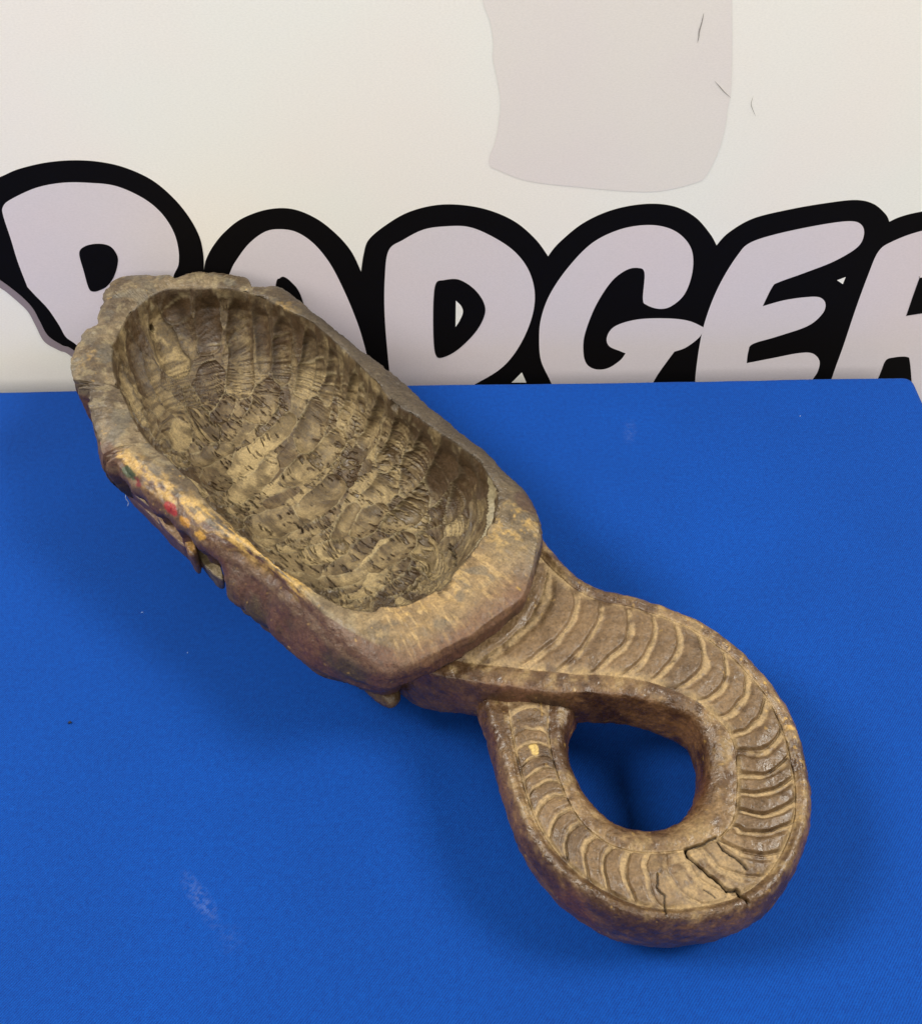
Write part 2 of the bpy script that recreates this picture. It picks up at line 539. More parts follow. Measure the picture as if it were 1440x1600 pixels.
COUNTERS = [
    ([(124, 395), (133, 384), (153, 380), (172, 384), (183, 398), (184, 412), (178, 432), (168, 446), (158, 452), (147, 455), (139, 450), (131, 423)], ()),
    ([(431, 444), (437, 434), (444, 432), (455, 440), (469, 459), (485, 510), (425, 510)], (5, 6)),
    ([(681, 442), (693, 437), (716, 436), (739.5, 450), (755, 471), (757, 491), (743, 518), (716, 545), (693, 557.5), (681, 555), (677, 526), (677, 471)], ()),
    ([(1415, 493), (1435, 436), (1440, 433), (1500, 425), (1510, 455), (1500, 480), (1440, 489)], (0,)),
    ([(1360, 615), (1374, 584.6), (1383, 563), (1395, 558), (1416, 557), (1421, 566), (1425, 615)], (0, 6)),
]
for pts, corners in COUNTERS:
    flat('letter_counter', cs(pts, corners), M_BLACK, 3)
for pts in ([(712, 469), (720, 477), (723, 487), (718, 500), (711.5, 510)], [(799, 597), (815, 581), (822, 597)],
            [(1307, 437), (1320.5, 432), (1316, 443)]):
    flat('print_gap', cs(pts, tuple(range(len(pts))) if len(pts) == 3 else (0, 4)), M_WHITE, 4)


def scuff(path, wmax):
    P = np.array(path, float)
    d = np.gradient(P, axis=0)
    nn = np.stack([-d[:, 1], d[:, 0]], 1); nn /= np.linalg.norm(nn, axis=1, keepdims=True)
    wd = wmax * np.sin(np.linspace(0.25, math.pi - 0.15, len(P)))[:, None]
    flat('scuff_mark', np.r_[P + nn * wd, (P - nn * wd)[::-1]], M_SCUFF, 2)


scuff(catmull([(1099, 20), (1096, 34), (1092, 48), (1091, 58), (1089, 66)], 4), 1.0)
scuff(catmull([(1116, 126), (1124, 135), (1132, 144), (1141, 152)], 4), 0.8)
scuff(catmull([(1176, 150), (1173, 162), (1176, 172), (1180, 181)], 4), 0.5)

# ------------------------------------------------------------------ the carving
MASK = new_obj('carved_mask', None)
tag(MASK, 'old hollow carved wooden mask lying face down with a curled snake tail handle', 'mask')
rng = np.random.default_rng(7)

C_DUST = srgb(186, 163, 116)
C_DUSTG = srgb(160, 145, 110)
C_BROWN = srgb(82, 61, 37)
C_DARK = srgb(60, 44, 27)
C_RIM = srgb(126, 109, 82)
C_RIMD = srgb(88, 73, 53)
C_GOLD = srgb(204, 164, 86)
C_PURP = srgb(90, 56, 40)
C_RED = srgb(120, 70, 52)

ZR = 0.085
IN_PX = [(258, 451), (288, 451), (330, 450), (372, 454), (413, 467), (452, 487), (480, 499), (510, 523), (550, 560), (587, 597),
         (613, 628), (647, 650), (687, 677), (717, 697), (747, 722), (767, 752), (773, 780), (768, 810), (752, 838), (730, 868), (704, 898),
         (679, 920), (644, 939), (605, 948), (564, 951), (530, 944), (500, 930), (465, 906), (422, 872), (375, 832), (330, 789), (311, 764),
         (280, 733), (252, 708), (224, 678), (199, 631), (183, 594), (176, 567), (177, 544), (188, 517), (205, 489), (230, 466)]
OUT_PX = [(163, 447), (177, 434), (197, 427), (230, 425.5), (258, 425), (267, 428), (272, 431), (279, 429), (291, 425), (319, 421), (358, 424), (382, 429), (389, 433), (393, 442),
          (408, 442), (436, 443), (467, 460), (500, 485), (533, 510), (567, 535), (607, 567), (647, 602), (677, 627), (720, 662), (763, 697),
          (800, 733), (823, 760), (837, 787), (845, 818), (840, 845), (833, 880), (826, 905), (815, 928), (787, 951), (736, 986), (692, 1009),
          (640, 1026), (596, 1028), (560, 1014), (525, 988), (495, 962), (465, 930), (422, 892), (375, 860), (330, 838), (292, 813), (227, 757),
          (190, 728), (179, 716), (185, 699), (173, 713), (164, 715), (158, 705), (152, 692), (145, 667), (137, 642), (136, 619), (137, 600), (134, 597),
          (122, 606), (112, 592), (109, 567), (118, 536), (133, 514), (148, 503), (149, 497), (154, 478)]
inw = on_z(catmull(IN_PX, 12, True), ZR)[:, :2]
outw = on_z(catmull(OUT_PX, 12, True, corners=(48, 49, 56, 57, 58, 13, 6)), ZR)[:, :2]
tl = on_z([(205, 480)], ZR)[0][:2]
br = on_z([(745, 870)], ZR)[0][:2]
AX = (br - tl) / np.linalg.norm(br - tl)
BX = np.array([-AX[1], AX[0]])
CEN = 0.5 * (inw.min(0) + inw.max(0))
la, lb = (inw - CEN) @ AX, (inw - CEN) @ BX
CEN = CEN + AX * (la.max() + la.min()) / 2 + BX * (lb.max() + lb.min()) / 2
LA, LB = (la.max() - la.min()) / 2, (lb.max() - lb.min()) / 2
print('bowl half axes', LA, LB, 'centre', CEN, 'edge', Y_EDGE)
NT = 1400
PHI = np.linspace(-math.pi, math.pi, NT, endpoint=False)


def polar(P):
    a, b = (P - CEN) @ AX / LA, (P - CEN) @ BX / LB
    ph, r = np.arctan2(b, a), np.hypot(a, b)
    o = np.argsort(ph)
    ph, r = ph[o], r[o]
    return np.interp(PHI, np.r_[ph - 2 * math.pi, ph, ph + 2 * math.pi], np.r_[r, r, r])


def phi_of(px, z=ZR):
    p = on_z([px], z)[0][:2]
    return math.atan2((p - CEN) @ BX / LB, (p - CEN) @ AX / LA)


def from_polar(ph, r):
    return CEN + (r * np.cos(ph) * LA)[:, None] * AX + (r * np.sin(ph) * LB)[:, None] * BX


RI, RO = polar(inw), polar(outw)
RO = np.maximum(RO, RI + 0.03)
NI, NR, NO = 250, 44, 84


def bump_phi(px_list, width):
    """angular window around places on the rim"""
    out = np.zeros(NT)
    for px in px_list:
        d = np.abs((PHI - phi_of(px) + math.pi) % (2 * math.pi) - math.pi)
        out = np.maximum(out, np.exp(-(d / width) ** 2))
    return out


win_chin = bump_phi([(800, 940), (740, 985), (690, 1010)], 0.22)
win_far = bump_phi([(500, 485), (567, 535), (650, 605), (720, 662), (790, 725)], 0.22)
win_near = bump_phi([(200, 735), (260, 785), (330, 838), (422, 892), (480, 945), (540, 1000)], 0.25)
win_ear = bump_phi([(186, 728), (220, 752), (255, 780), (290, 812), (325, 836)], 0.05)
win_cheek = bump_phi([(375, 862), (410, 884), (450, 915), (475, 942)], 0.09)
win_head = bump_phi([(163, 447), (130, 560), (145, 670), (258, 425), (330, 421)], 0.3)

rows, kind = [], []
# hollow
rho = np.linspace(0, 1, NI) ** 0.8
DEPTH = 0.069
for t in rho:
    xy = from_polar(PHI, RI * t)
    z = ZR - 0.0015 - DEPTH * (1 - t ** 3.3) ** 0.62
    rows.append(np.c_[xy, np.full(NT, z)])
    kind.append(0)
# rim
for t in np.linspace(0, 1, NR + 1)[1:]:
    xy = from_polar(PHI, RI + (RO - RI) * t)
    z = ZR + 0.0018 * np.sin(math.pi * min(1, t * 1.1)) - win_far * 0.006 * t ** 1.6 - win_near * 0.004 * t ** 2 - win_chin * 0.0015 * t ** 2 \
        - 0.0012 * max(0, (t - 0.85) / 0.15) ** 2
    rows.append(np.c_[xy, z])
    kind.append(1)
z_edge = rows[-1][:, 2]
nrm2 = from_polar(PHI, RO)
dn = np.roll(nrm2, -3, 0) - np.roll(nrm2, 3, 0)
outn = np.stack([dn[:, 1], -dn[:, 0]], 1)
outn /= np.linalg.norm(outn, axis=1, keepdims=True)
for k in range(31):
    outn = (np.roll(outn, 1, 0) + outn + np.roll(outn, -1, 0)) / 3
# outer shell, from the rim edge down to the table
for t in np.linspace(0, 1, NO + 1)[1:]:
    zz = z_edge * (1 - t)
    bulge = 0.0045 * np.sin(math.pi * min(1, t / 0.45)) if t < 0.45 else 0.0
    inset = np.interp(t, [0, 0.05, 0.3, 0.55, 0.8, 0.95, 1.0], [0, -0.0015, -0.001, 0.006, 0.02, 0.036, 0.055])
    ins_chin = np.interp(t, [0, 0.05, 0.18, 0.25, 0.4, 1.0], [0, -0.001, 0.001, 0.017, 0.022, 0.05])
    ins_head = np.interp(t, [0, 0.05, 0.25, 0.4, 0.7, 1.0], [0, 0.0, 0.002, 0.006, 0.015, 0.05])
    ins = inset * (1 - win_chin) * (1 - win_head) + ins_chin * win_chin + ins_head * win_head * (1 - win_chin)
    ins = ins - bulge * win_near * (1 - win_ear) - win_cheek * (1 - win_ear) * 0.013 * np.interp(t, [0, 0.08, 0.25, 0.5, 0.75, 1], [0, 0.05, 0.55, 1.0, 0.7, 0]) + win_ear * np.interp(t, [0, 0.10, 0.22, 1], [0, 0, 0.012, 0.012])
    rows.append(np.c_[nrm2 - outn * ins[:, None], np.maximum(zz, 0.0005)])
    kind.append(2)
# underside closes towards the middle
for t in np.linspace(0, 1, 9)[1:]:
    last = rows[NI + NR + NO - 1][:, :2]
    rows.append(np.c_[last + (CEN - last) * t * 0.98, np.full(NT, 0.0005)])
    kind.append(2)
V = np.concatenate(rows)
NROW = len(rows)
KIND = np.repeat(kind, NT)
ROWI = np.repeat(np.arange(NROW), NT)
PHV = np.tile(PHI, NROW)
F = grid_faces(NROW, NT, True)
N0 = vnormals(V, F)
if N0[(ROWI == NI + NR // 2)][:, 2].mean() < 0:
    F = F[:, ::-1]
    N0 = -N0
N0[ROWI == 0] = (0, 0, 1)

inner = KIND == 0
# unrolled sheet of the hollow: direction from the centre times length along the wall
Vi = V[inner].reshape(NI, NT, 3)
seg = np.linalg.norm(np.diff(Vi, axis=0), axis=2)
ell = np.r_[np.zeros((1, NT)), np.cumsum(seg, 0)].ravel()
d2 = V[inner][:, :2] - CEN
dl = np.linalg.norm(d2, axis=1, keepdims=True)
q = d2 / np.maximum(dl, 1e-9) * ell[:, None]
qa, qb = (q @ AX).astype(f32), (q @ BX).astype(f32)
ELLMAX = Vi.shape[0]
# ---- gouge strokes: sharp-ridged scoops
H = np.zeros(len(qa), f32)
ID = np.full(len(qa), -1, np.int32)
strokes = []                    # a, b, angle, half length, half width, depth
rr = np.hypot(qa / 0.205, qb / 0.125)
_view = V[inner] - CAM
_face = (N0[inner] * _view).sum(1) < 0
_cand = np.nonzero(_face)[0]
_pp = project(V[inner][_cand])


def q_at(px):
    k = _cand[np.argmin(((_pp - np.array(px)) ** 2).sum(1))]
    return np.array([qa[k], qb[k]])


# background of random strokes: radial on the walls, across the grain on the floor
def add_strokes(n, wall):
    placed = tries = 0
    while placed < n and tries < n * 40:
        tries += 1
        a, b = rng.uniform(-0.2, 0.2), rng.uniform(-0.12, 0.12)
        r0 = math.hypot(a / 0.205, b / 0.125)
        if r0 > 1.05 or (wall and r0 < 0.55) or (not wall and r0 > 0.72):
            continue
        if wall:
            ang = math.atan2(b, a) + rng.normal(0, 0.18)
            ls, lw = rng.uniform(0.022, 0.038), rng.uniform(0.007, 0.011)
        else:
            ang = math.pi / 2 + rng.normal(0.15, 0.35)
            ls, lw = rng.uniform(0.014, 0.024), rng.uniform(0.007, 0.011)
        strokes.append((a, b, ang, ls, lw, rng.uniform(0.0010, 0.0022)))
        placed += 1


add_strokes(110, True)
add_strokes(80, False)
# the strokes one can make out: two ends, width, depth
CUTS = [((244, 483), (284, 588), 26, 3.2), ((271, 455), (273, 505), 27, 2.6), ((322, 452), (328, 552), 25, 3.0), ((369, 458), (377, 618), 24, 3.4),
        ((403, 464), (414, 582), 18, 2.6), ((444, 486), (440, 600), 20, 2.8), ((484, 512), (470, 620), 20, 2.6), ((520, 540), (500, 640), 19, 2.8),
        ((556, 575), (526, 668), 20, 2.6), ((594, 612), (556, 700), 20, 3.0), ((632, 650), (590, 730), 20, 2.6), ((668, 672), (622, 758), 19, 2.8),
        ((702, 694), (660, 782), 20, 2.6), ((736, 722), (690, 800), 20, 2.8), ((764, 742), (728, 880), 21, 3.6),
        ((200, 520), (236, 622), 20, 2.4), ((186, 560), (232, 668), 18, 2.4), ((204, 620), (262, 716), 18, 2.4), ((330, 560), (318, 640), 28, 2.4),
        ((300, 600), (330, 690), 24, 2.6), ((420, 590), (400, 660), 26, 2.4), ((360, 690), (300, 720), 20, 2.6),
        ((388, 826), (468, 800), 30, 3.4), ((462, 812), (526, 746), 28, 3.6), ((440, 756), (532, 672), 25, 3.2), ((356, 740), (452, 648), 22, 3.0),
        ((362, 786), (430, 712), 22, 2.8), ((462, 704), (506, 622), 28, 3.0), ((524, 842), (556, 784), 15, 2.8), ((548, 836), (592, 784), 24, 3.2),
        ((570, 890), (642, 836), 25, 3.6), ((650, 838), (690, 900), 19, 2.8), ((664, 804), (706, 752), 24, 2.6), ((600, 928), (652, 888), 18, 3.0),
        ((552, 786), (622, 730), 20, 2.6), ((594, 822), (668, 764), 19, 2.8), ((534, 726), (590, 664), 22, 2.6), ((470, 874), (540, 850), 20, 2.6),
        ((500, 912), (570, 890), 18, 2.4), ((420, 858), (480, 842), 16, 2.4), ((320, 660), (360, 620), 22, 2.6), ((588, 916), (540, 930), 16, 2.2)]
NBG = len(strokes)
for i_cut, (p0, p1, wpx, dp) in enumerate(CUTS):
    a0, a1 = q_at(p0), q_at(p1)
    d_ = a1 - a0
    c_ = (a0 + a1) / 2
    strokes.append((c_[0], c_[1], math.atan2(d_[1], d_[0]), max(np.linalg.norm(d_) / 2, 0.010) * 1.08, wpx * 0.00043, dp * (0.0016 if i_cut < 22 else 0.00125)))
wq = (fbm(np.stack([qa * 120, qb * 120, np.zeros_like(qa)], 1), 3, 15) - 0.5)
for i, (a, b, ang, ls, lw, dp) in enumerate(strokes):
    ca_, sa_ = math.cos(ang), math.sin(ang)
    m = (np.abs(qa - a) < ls * 1.5 + lw) & (np.abs(qb - b) < ls * 1.5 + lw)
    idx = np.nonzero(m)[0]
    s_ = (qa[idx] - a) * ca_ + (qb[idx] - b) * sa_
    t_ = -(qa[idx] - a) * sa_ + (qb[idx] - b) * ca_ + 0.004 * wq[idx]
    sn = s_ / ls
    prof = dp * (1 - (t_ / lw) ** 2 - np.where(sn > 0, sn ** 8, np.abs(sn) ** 4))
    better = prof > H[idx]
    H[idx[better]] = prof[better]
    ID[idx[better]] = i
rnd = rng.uniform(0, 1, len(strokes) + 1)
facet = rnd[ID]
torn = rng.uniform(0, 1, len(strokes) + 1)[ID]
Pq = np.stack([qa, qb, np.zeros_like(qa)], 1)
wallw = sm(0.50, 0.68, rr)
arc = PHV[inner] * 0.13
warp = (fbm(Pq * 60, 2, 71) - 0.5) * 0.005
# torn grain: along the block on the floor, round the bowl on the walls
ga = qa * (1 - wallw) + arc * wallw
gb = (qb + warp) * (1 - wallw) + (ell + warp) * wallw
gr = fbm(np.stack([ga * (150 - 70 * wallw), gb * 560, facet * 40], 1), 3, 11)
gr2 = fbm(np.stack([ga * 300, gb * 1300, facet * 19], 1), 2, 23)
patch = fbm(Pq * 55, 3, 31)
tear = sm(0.535, 0.60, gr * 0.60 + gr2 * 0.16 + 0.22 * patch + 0.20 * (torn - 0.5)) * (1 - 0.45 * wallw)
fibre = fbm(np.stack([ga * 110, gb * 1500, facet * 7], 1), 2, 41)
ridge_lines = np.clip(1 - np.abs(fbm(np.stack([gb * 62, ga * 12, facet * 30], 1), 2, 55) - 0.5) / 0.020, 0, 1) * wallw * sm(0.45, 0.55, patch)
idg = ID.reshape(NI, NT)
edge = ((np.roll(idg, 1, 1) != idg) | (np.roll(idg, 1, 0) != idg)).astype(float)
edge[0] = 0
lip = edge + 0.7 * np.roll(edge, -1, 1) + 0.7 * np.roll(edge, -1, 0) + 0.35 * np.roll(edge, -2, 1)
lip = np.clip(lip.ravel(), 0, 1) * np.where((ID >= NBG), 1.0, 0.5)
band = edge.copy()
for k in range(1, 6):
    band = np.maximum(band, np.maximum(np.roll(edge, k, 1), np.roll(edge, -k, 1)) * (1 - k / 7.0))
band = band.ravel() * np.where(ID >= NBG, 1.0, 0.45)
depth = H + tear * (0.0012 - 0.0006 * wallw) + (fibre - 0.5) * 0.0004
depth -= 0.0007 * ridge_lines + 0.0008 * lip * sm(0.35, 0.55, patch)
edgefade = np.clip((NI - 1 - ROWI[inner]) / 7.0, 0, 1)
disp = np.zeros(len(V))
disp[inner] = -depth * edgefade + (fbm(V[inner] * 35, 3, 61) - 0.5) * 0.004 * np.clip((NI - 1 - ROWI[inner]) / 30.0, 0, 1)
# rim and shell: knife-worked, worn
PV = V.astype(f32)
rimm = ~inner
Pr = PV[rimm]
disp[rimm] = (fbm(Pr * 55, 4, 81) - 0.5) * 0.0022 + (fbm(Pr * 420, 3, 91) - 0.5) * 0.0009
# flat knife facets on the rim and shell
FCN = 300
fsel = rng.choice(np.nonzero(rimm & (ROWI < NI + NR + NO))[0], FCN, replace=False)
fh = np.full(len(Pr), -1.0, f32)
for k in range(FCN):
    c_ = PV[fsel[k]]
    dd_ = ((Pr - c_) ** 2).sum(1)
    fh = np.maximum(fh, rng.uniform(0.0006, 0.0014) - dd_ * 9.0)
fh = np.clip(fh, -0.0008, 0.002)
disp[rimm] -= fh * 0.75
scr = fbm(np.stack([PHV[rimm] * 260, ROWI[rimm] * 0.16, np.zeros(rimm.sum())], 1), 2, 87)
disp[rimm] += (scr - 0.5) * 0.0007 * sm(0.45, 0.6, fbm(Pr * 60, 2, 88))
# small nicks on the edges of the rim
edge_in = np.exp(-((ROWI - NI) / 5.0) ** 2)
edge_out = np.exp(-((ROWI - (NI + NR)) / 5.0) ** 2)
nick = sm(0.55, 0.75, fbm(PV * 110, 3, 99))
disp -= 0.0016 * nick * (edge_in + edge_out)
V = V + N0 * disp[:, None]


def locate(px, mask):
    idx = np.nonzero(mask)[0]
    pp = project(V[idx])
    return V[idx[np.argmin(((pp - np.array(px)) ** 2).sum(1))]]


def carve_line(pxs, mask, width, dep):
    global V
    pts = [locate(p, mask) for p in pxs]
    idx = np.nonzero(mask)[0]
    wob = (fbm(V[idx] * 600, 2, 5)[:, None] - 0.5) * 0.0018
    d = polydist(V[idx] + wob, pts)
    k = np.exp(-(d / width) ** 2)
    V[idx] = V[idx] - N0[idx] * (k * dep)[:, None]
    return idx, k


far_hol = inner.copy()
crack_shade = np.zeros(len(V))
for pxs, wd, dp in (([(450, 801), (466, 822), (484, 843)], 0.0006, 0.003), ([(654, 908), (646, 920), (633, 929)], 0.0008, 0.004),
                    ([(702, 850), (710, 868), (710, 885)], 0.0008, 0.003), ([(567, 560), (573, 566)], 0.0005, 0.001)):
    i_, k_ = carve_line(pxs, far_hol, wd, dp)
    crack_shade[i_] = np.maximum(crack_shade[i_], k_)
for px, rad, dp in (((236, 513), 0.0022, 0.006), ((443, 545), 0.0007, -0.001), ((613, 634), 0.0036, 0.006)):
    p = locate(px, inner)
    d = np.linalg.norm(V - p, axis=1)
    k = 1 - sm(rad * 0.7, rad * 1.2, d)
    k[~inner] = 0
    V = V - N0 * (k * dp)[:, None]
    crack_shade = np.maximum(crack_shade, k * (dp > 0))

NN = vnormals(V, F)
NN[ROWI == 0] = (0, 0, 1)
# ---- colours (dust, bare wood, paint, painted crack shade)
colr = np.zeros((len(V), 3))
rgh = np.full(len(V), 0.6)
ii = np.nonzero(inner)[0]
Pi = V[ii].astype(f32)
big = fbm(Pi * 22, 3, 101)
fine = fbm(Pi * 260, 3, 103)
dust = np.clip(0.50 + 0.85 * (facet - 0.5) + 1.3 * (big - 0.5) + 0.7 * (fine - 0.5), 0, 1)
blot = sm(0.49, 0.66, fbm(np.stack([ga * 70, gb * 150, facet * 11], 1), 3, 107) + 0.06 * wallw + 0.07 * sm(0.8, 1.0, rr) + 0.10 * (0.5 - torn))
nzv = NN[ii][:, 2]
dust = np.clip(dust + 0.55 * (nzv - 0.72) + 0.25 * (fibre - 0.5), 0, 1)
ck = mixc(C_BROWN[None], C_DUST[None], dust)
ck = mixc(ck, C_BROWN[None] * 0.72, np.clip(tear * 0.62 + blot * 0.62, 0, 0.85))
# thin pale lips left by the gouge; brown seams between the cuts on the walls
ck = mixc(ck, C_DUSTG[None] * 1.25, np.clip(lip, 0, 1) * 0.8 * sm(0.40, 0.58, fine + 0.06) * (1 - 0.7 * wallw))
seam = np.maximum(np.clip(lip, 0, 1) * 0.8, band * sm(0.36, 0.56, fbm(np.stack([qa * 140, qb * 140, facet * 3], 1), 3, 109))) * wallw * sm(0.30, 0.42, big + 0.05)
ck = mixc(ck, C_DARK[None], seam * 0.8)
ck = mixc(ck, C_DUSTG[None] * 1.2, ridge_lines * 0.6)
smooth_cut = (ID == NBG + 14)
ck = mixc(ck, srgb(190, 176, 140)[None] * (0.75 + 0.5 * fine[:, None]), smooth_cut * 0.8)
ck = mixc(ck, C_DARK[None] * 0.4, crack_shade[ii] * 0.9)  # shade inside cracks and holes put into the colour
colr[ii] = ck
rgh[ii] = 0.62 - 0.22 * tear + 0.15 * dust

oi = np.nonzero(~inner)[0]
Po = V[oi].astype(f32)
n_a, n_b, n_c = fbm(Po * 55, 4, 111), fbm(Po * 210, 3, 113), fbm(Po * 620, 2, 117)
co = mixc(C_RIMD[None], C_RIM[None], sm(0.38, 0.62, n_a))
co = mixc(co, C_DUSTG[None] * 1.1, sm(0.55, 0.68, n_b) * 0.35)
co = mixc(co, C_DARK[None], sm(0.58, 0.72, fbm(Po * 150, 3, 119)) * 0.5)


def w_of(win):
    return np.tile(win, NROW)[oi]


rim_t = np.clip((ROWI[oi] - NI) / NR, 0, 1)
shell_t = np.clip((ROWI[oi] - NI - NR) / NO, 0, 1)
wf, wn, wc, wh = w_of(win_far), w_of(win_near), w_of(win_chin), w_of(win_head)
# far rim: smooth dull grey brown
co = mixc(co, srgb(72, 60, 45)[None] * (0.75 + 0.5 * n_a[:, None]), np.clip(wf * 1.3, 0, 1) * 0.9)
# chin: dusty tan
co = mixc(co, srgb(156, 128, 88)[None] * (0.72 + 0.55 * n_b[:, None]), np.clip(wc * 1.2, 0, 1) * (1 - rim_t ** 3 * 0.4) * 0.75)
co = mixc(co, srgb(104, 82, 52)[None], sm(0.50, 0.62, fbm(Po * 75, 4, 141)) * np.clip(wc * 1.2, 0, 1) * 0.6)
co = mixc(co, srgb(96, 92, 82)[None], sm(0.57, 0.66, fbm(Po * 95, 3, 143)) * np.clip(wc + wh, 0, 1) * 0.55)
co = mixc(co, srgb(190, 160, 108)[None], sm(0.56, 0.66, fbm(np.stack([PHV[oi] * 60, ROWI[oi] * 0.10, np.zeros(len(oi))], 1), 3, 147)) * np.clip(wc * 1.2, 0, 1) * 0.6)
co = mixc(co, srgb(108, 72, 50)[None], sm(0.55, 0.95, rim_t + 0.5 * (n_a - 0.5)) * np.clip(wc * 1.2, 0, 1) * 0.8)
# flanks: brown purple old paint
flank = np.clip(shell_t * 14, 0, 1)
co = mixc(co, mixc(C_PURP[None], C_DARK[None], sm(0.4, 0.7, n_a)) * (0.8 + 0.4 * n_c[:, None]), flank * 0.9)
near_edge = wn * sm(0.35, 0.8, rim_t)
co = mixc(co, C_PURP[None] * (0.8 + 0.5 * n_b[:, None]), sm(0.45, 0.6, near_edge * 0.8 + 0.25 * (n_a - 0.5)) * (1 - flank) * 0.75)


def near_px(px, rad, z=ZR):
    p = on_z([px], z)[0]
    return np.exp(-((np.linalg.norm(Po - p, axis=1) / rad) ** 2))


# old gilding along the near edge and on the chin
gold = np.zeros(len(oi))
gl = [on_z([p], ZR)[0] for p in ((186, 712), (225, 738), (266, 770), (305, 800), (345, 828), (385, 852), (430, 885), (470, 915))]
gd = polydist(Po, gl)
gst = fbm(np.stack([PHV[oi] * 22, ROWI[oi] * 0.22, np.zeros(len(oi))], 1), 4, 151)
gold = np.maximum(gold, np.exp(-(gd / 0.0058) ** 2) * sm(0.38, 0.62, gst * 0.6 + n_b * 0.4))
for px, r_, s_ in (((805, 815), 0.013, 0.8), ((790, 835), 0.012, 0.6), ((640, 955), 0.012, 0.35), ((700, 915), 0.014, 0.35), ((838, 805), 0.008, 0.7),
                   ((440, 482), 0.010, 0.4), ((140, 560), 0.008, 0.4)):
    gold = np.maximum(gold, 0.75 * s_ * near_px(px, r_) * sm(0.44, 0.62, n_b * 0.6 + n_c * 0.4))
gold = np.maximum(gold, 0.6 * sm(0.82, 0.88, fbm(Po * 420, 2, 131)) * np.clip(wh + wn + wc, 0, 1))
co = mixc(co, C_GOLD[None] * (0.7 + 0.55 * n_c[:, None]), np.clip(gold, 0, 0.8))
for px, r_, c_ in (((803, 921), 0.0032, srgb(232, 186, 62)), ((197, 738), 0.0045, srgb(58, 74, 46)), ((266, 795), 0.0040, srgb(158, 34, 34)),
                   ((284, 815), 0.0042, srgb(186, 132, 40)), ((148, 690), 0.003, srgb(140, 40, 50)), ((210, 752), 0.003, srgb(128, 40, 40)),
                   ((310, 838), 0.0035, srgb(188, 140, 50))):
    dv_ = Po - on_z([px], ZR - 0.004)[0]
    al_ = dv_[:, :2] @ AX
    k_ = np.exp(-(((dv_ ** 2).sum(1) - al_ ** 2 * 0.75) / r_ ** 2 * 1.6))
    co = mixc(co, c_[None], sm(0.42, 0.6, k_ + 0.8 * (n_b - 0.40)) * sm(0.05, 0.15, k_) * 0.92)
co = mixc(co, srgb(78, 56, 42)[None], sm(0.4, 0.6, near_px((833, 780), 0.012) + 0.3 * (n_a - 0.5)) * 0.85)
colr[oi] = co
rgh[oi] = np.clip(0.55 - 0.08 * gold + 0.25 * (n_b - 0.5) + 0.06 * wc, 0.2, 0.9)

rowf = ROWI[F].max(1)
new_obj('hollow', mesh_quads('hollow', V, F[rowf < NI], NN, colr, rgh), WOOD, MASK)
new_obj('rim', mesh_quads('rim', V, F[(rowf >= NI) & (rowf < NI + NR)], NN, colr, rgh), WOOD, MASK)
new_obj('outer_shell', mesh_quads('outer_shell', V, F[rowf >= NI + NR], NN, colr, rgh), WOOD, MASK)

# ------------------------------------------------------------------ tail: swept with carved belly scales
# (outer groove, inner groove) measured at every rib between two scales
RIBS = [((800, 812), (640, 1000)), ((826, 848), (672, 1022)),
        ((857, 883), (742, 1036)), ((896, 918), (812, 1044)), ((934, 937), (872, 1051)), ((977, 947), (926, 1052)), ((1018, 957), (972, 1056)),
        ((1051, 970), (1014, 1065)), ((1090, 988), (1052, 1078)), ((1129, 1015), (1092, 1097)), ((1164, 1048), (1120, 1120)),
        ((1196, 1088), (1140, 1146)), ((1220, 1135), (1149, 1173)), ((1233, 1180), (1152, 1208)), ((1240, 1214), (1152, 1238)),
        ((1242, 1252), (1150, 1266)), ((1239, 1286), (1142, 1290)), ((1222, 1331), (1121, 1311)), ((1194, 1372), (1094, 1322)),
        ((1150, 1402), (1066, 1329)), ((1095, 1416), (1040, 1332)), ((1040, 1420), (1016, 1333)), ((996, 1414), (988, 1331)), ((956, 1398), (960, 1323)),
        ((920, 1376), (934, 1308)), ((886, 1350), (910, 1286)), ((860, 1318), (894, 1264)), ((838, 1283), (883, 1242)), ((826, 1252), (875, 1222)),
        ((818, 1226), (869, 1204)), ((812, 1202), (864, 1187)), ((806, 1178), (860, 1170)), ((801, 1154), (858, 1152)), ((796, 1124), (857, 1126)),
        ((792, 1088), (858, 1088)), ((790, 1060), (858, 1060))]
K = len(RIBS)
sK = np.arange(K)
zt = np.interp(sK, [0, 2, 6, 10, 14, 20, 26, 31, 33, 35], [0.060, 0.062, 0.060, 0.056, 0.051, 0.049, 0.048, 0.048, 0.049, 0.049])
wo = np.interp(sK, [0, 3, 8, 14, 20, 26, 31, 33, 34, 35], [0.011, 0.010, 0.0095, 0.0095, 0.0075, 0.009, 0.010, 0.0115, 0.0145, 0.015])
wi = np.interp(sK, [0, 3, 8, 10.5, 13.5, 16, 18, 20, 26, 31, 33, 34, 35], [0.011, 0.0115, 0.0115, 0.0105, 0.0145, 0.0125, 0.0115, 0.0125, 0.0085, 0.0085, 0.011, 0.0155, 0.016])
TH = np.interp(sK, [0, 4, 10, 18, 26, 31, 35], [0.046, 0.037, 0.038, 0.044, 0.042, 0.039, 0.036])
PO = on_z([r[0] for r in RIBS], zt)
PI_ = on_z([r[1] for r in RIBS], zt)
NSP = 44
S = np.linspace(0, K - 1, (K - 1) * NSP + 1)


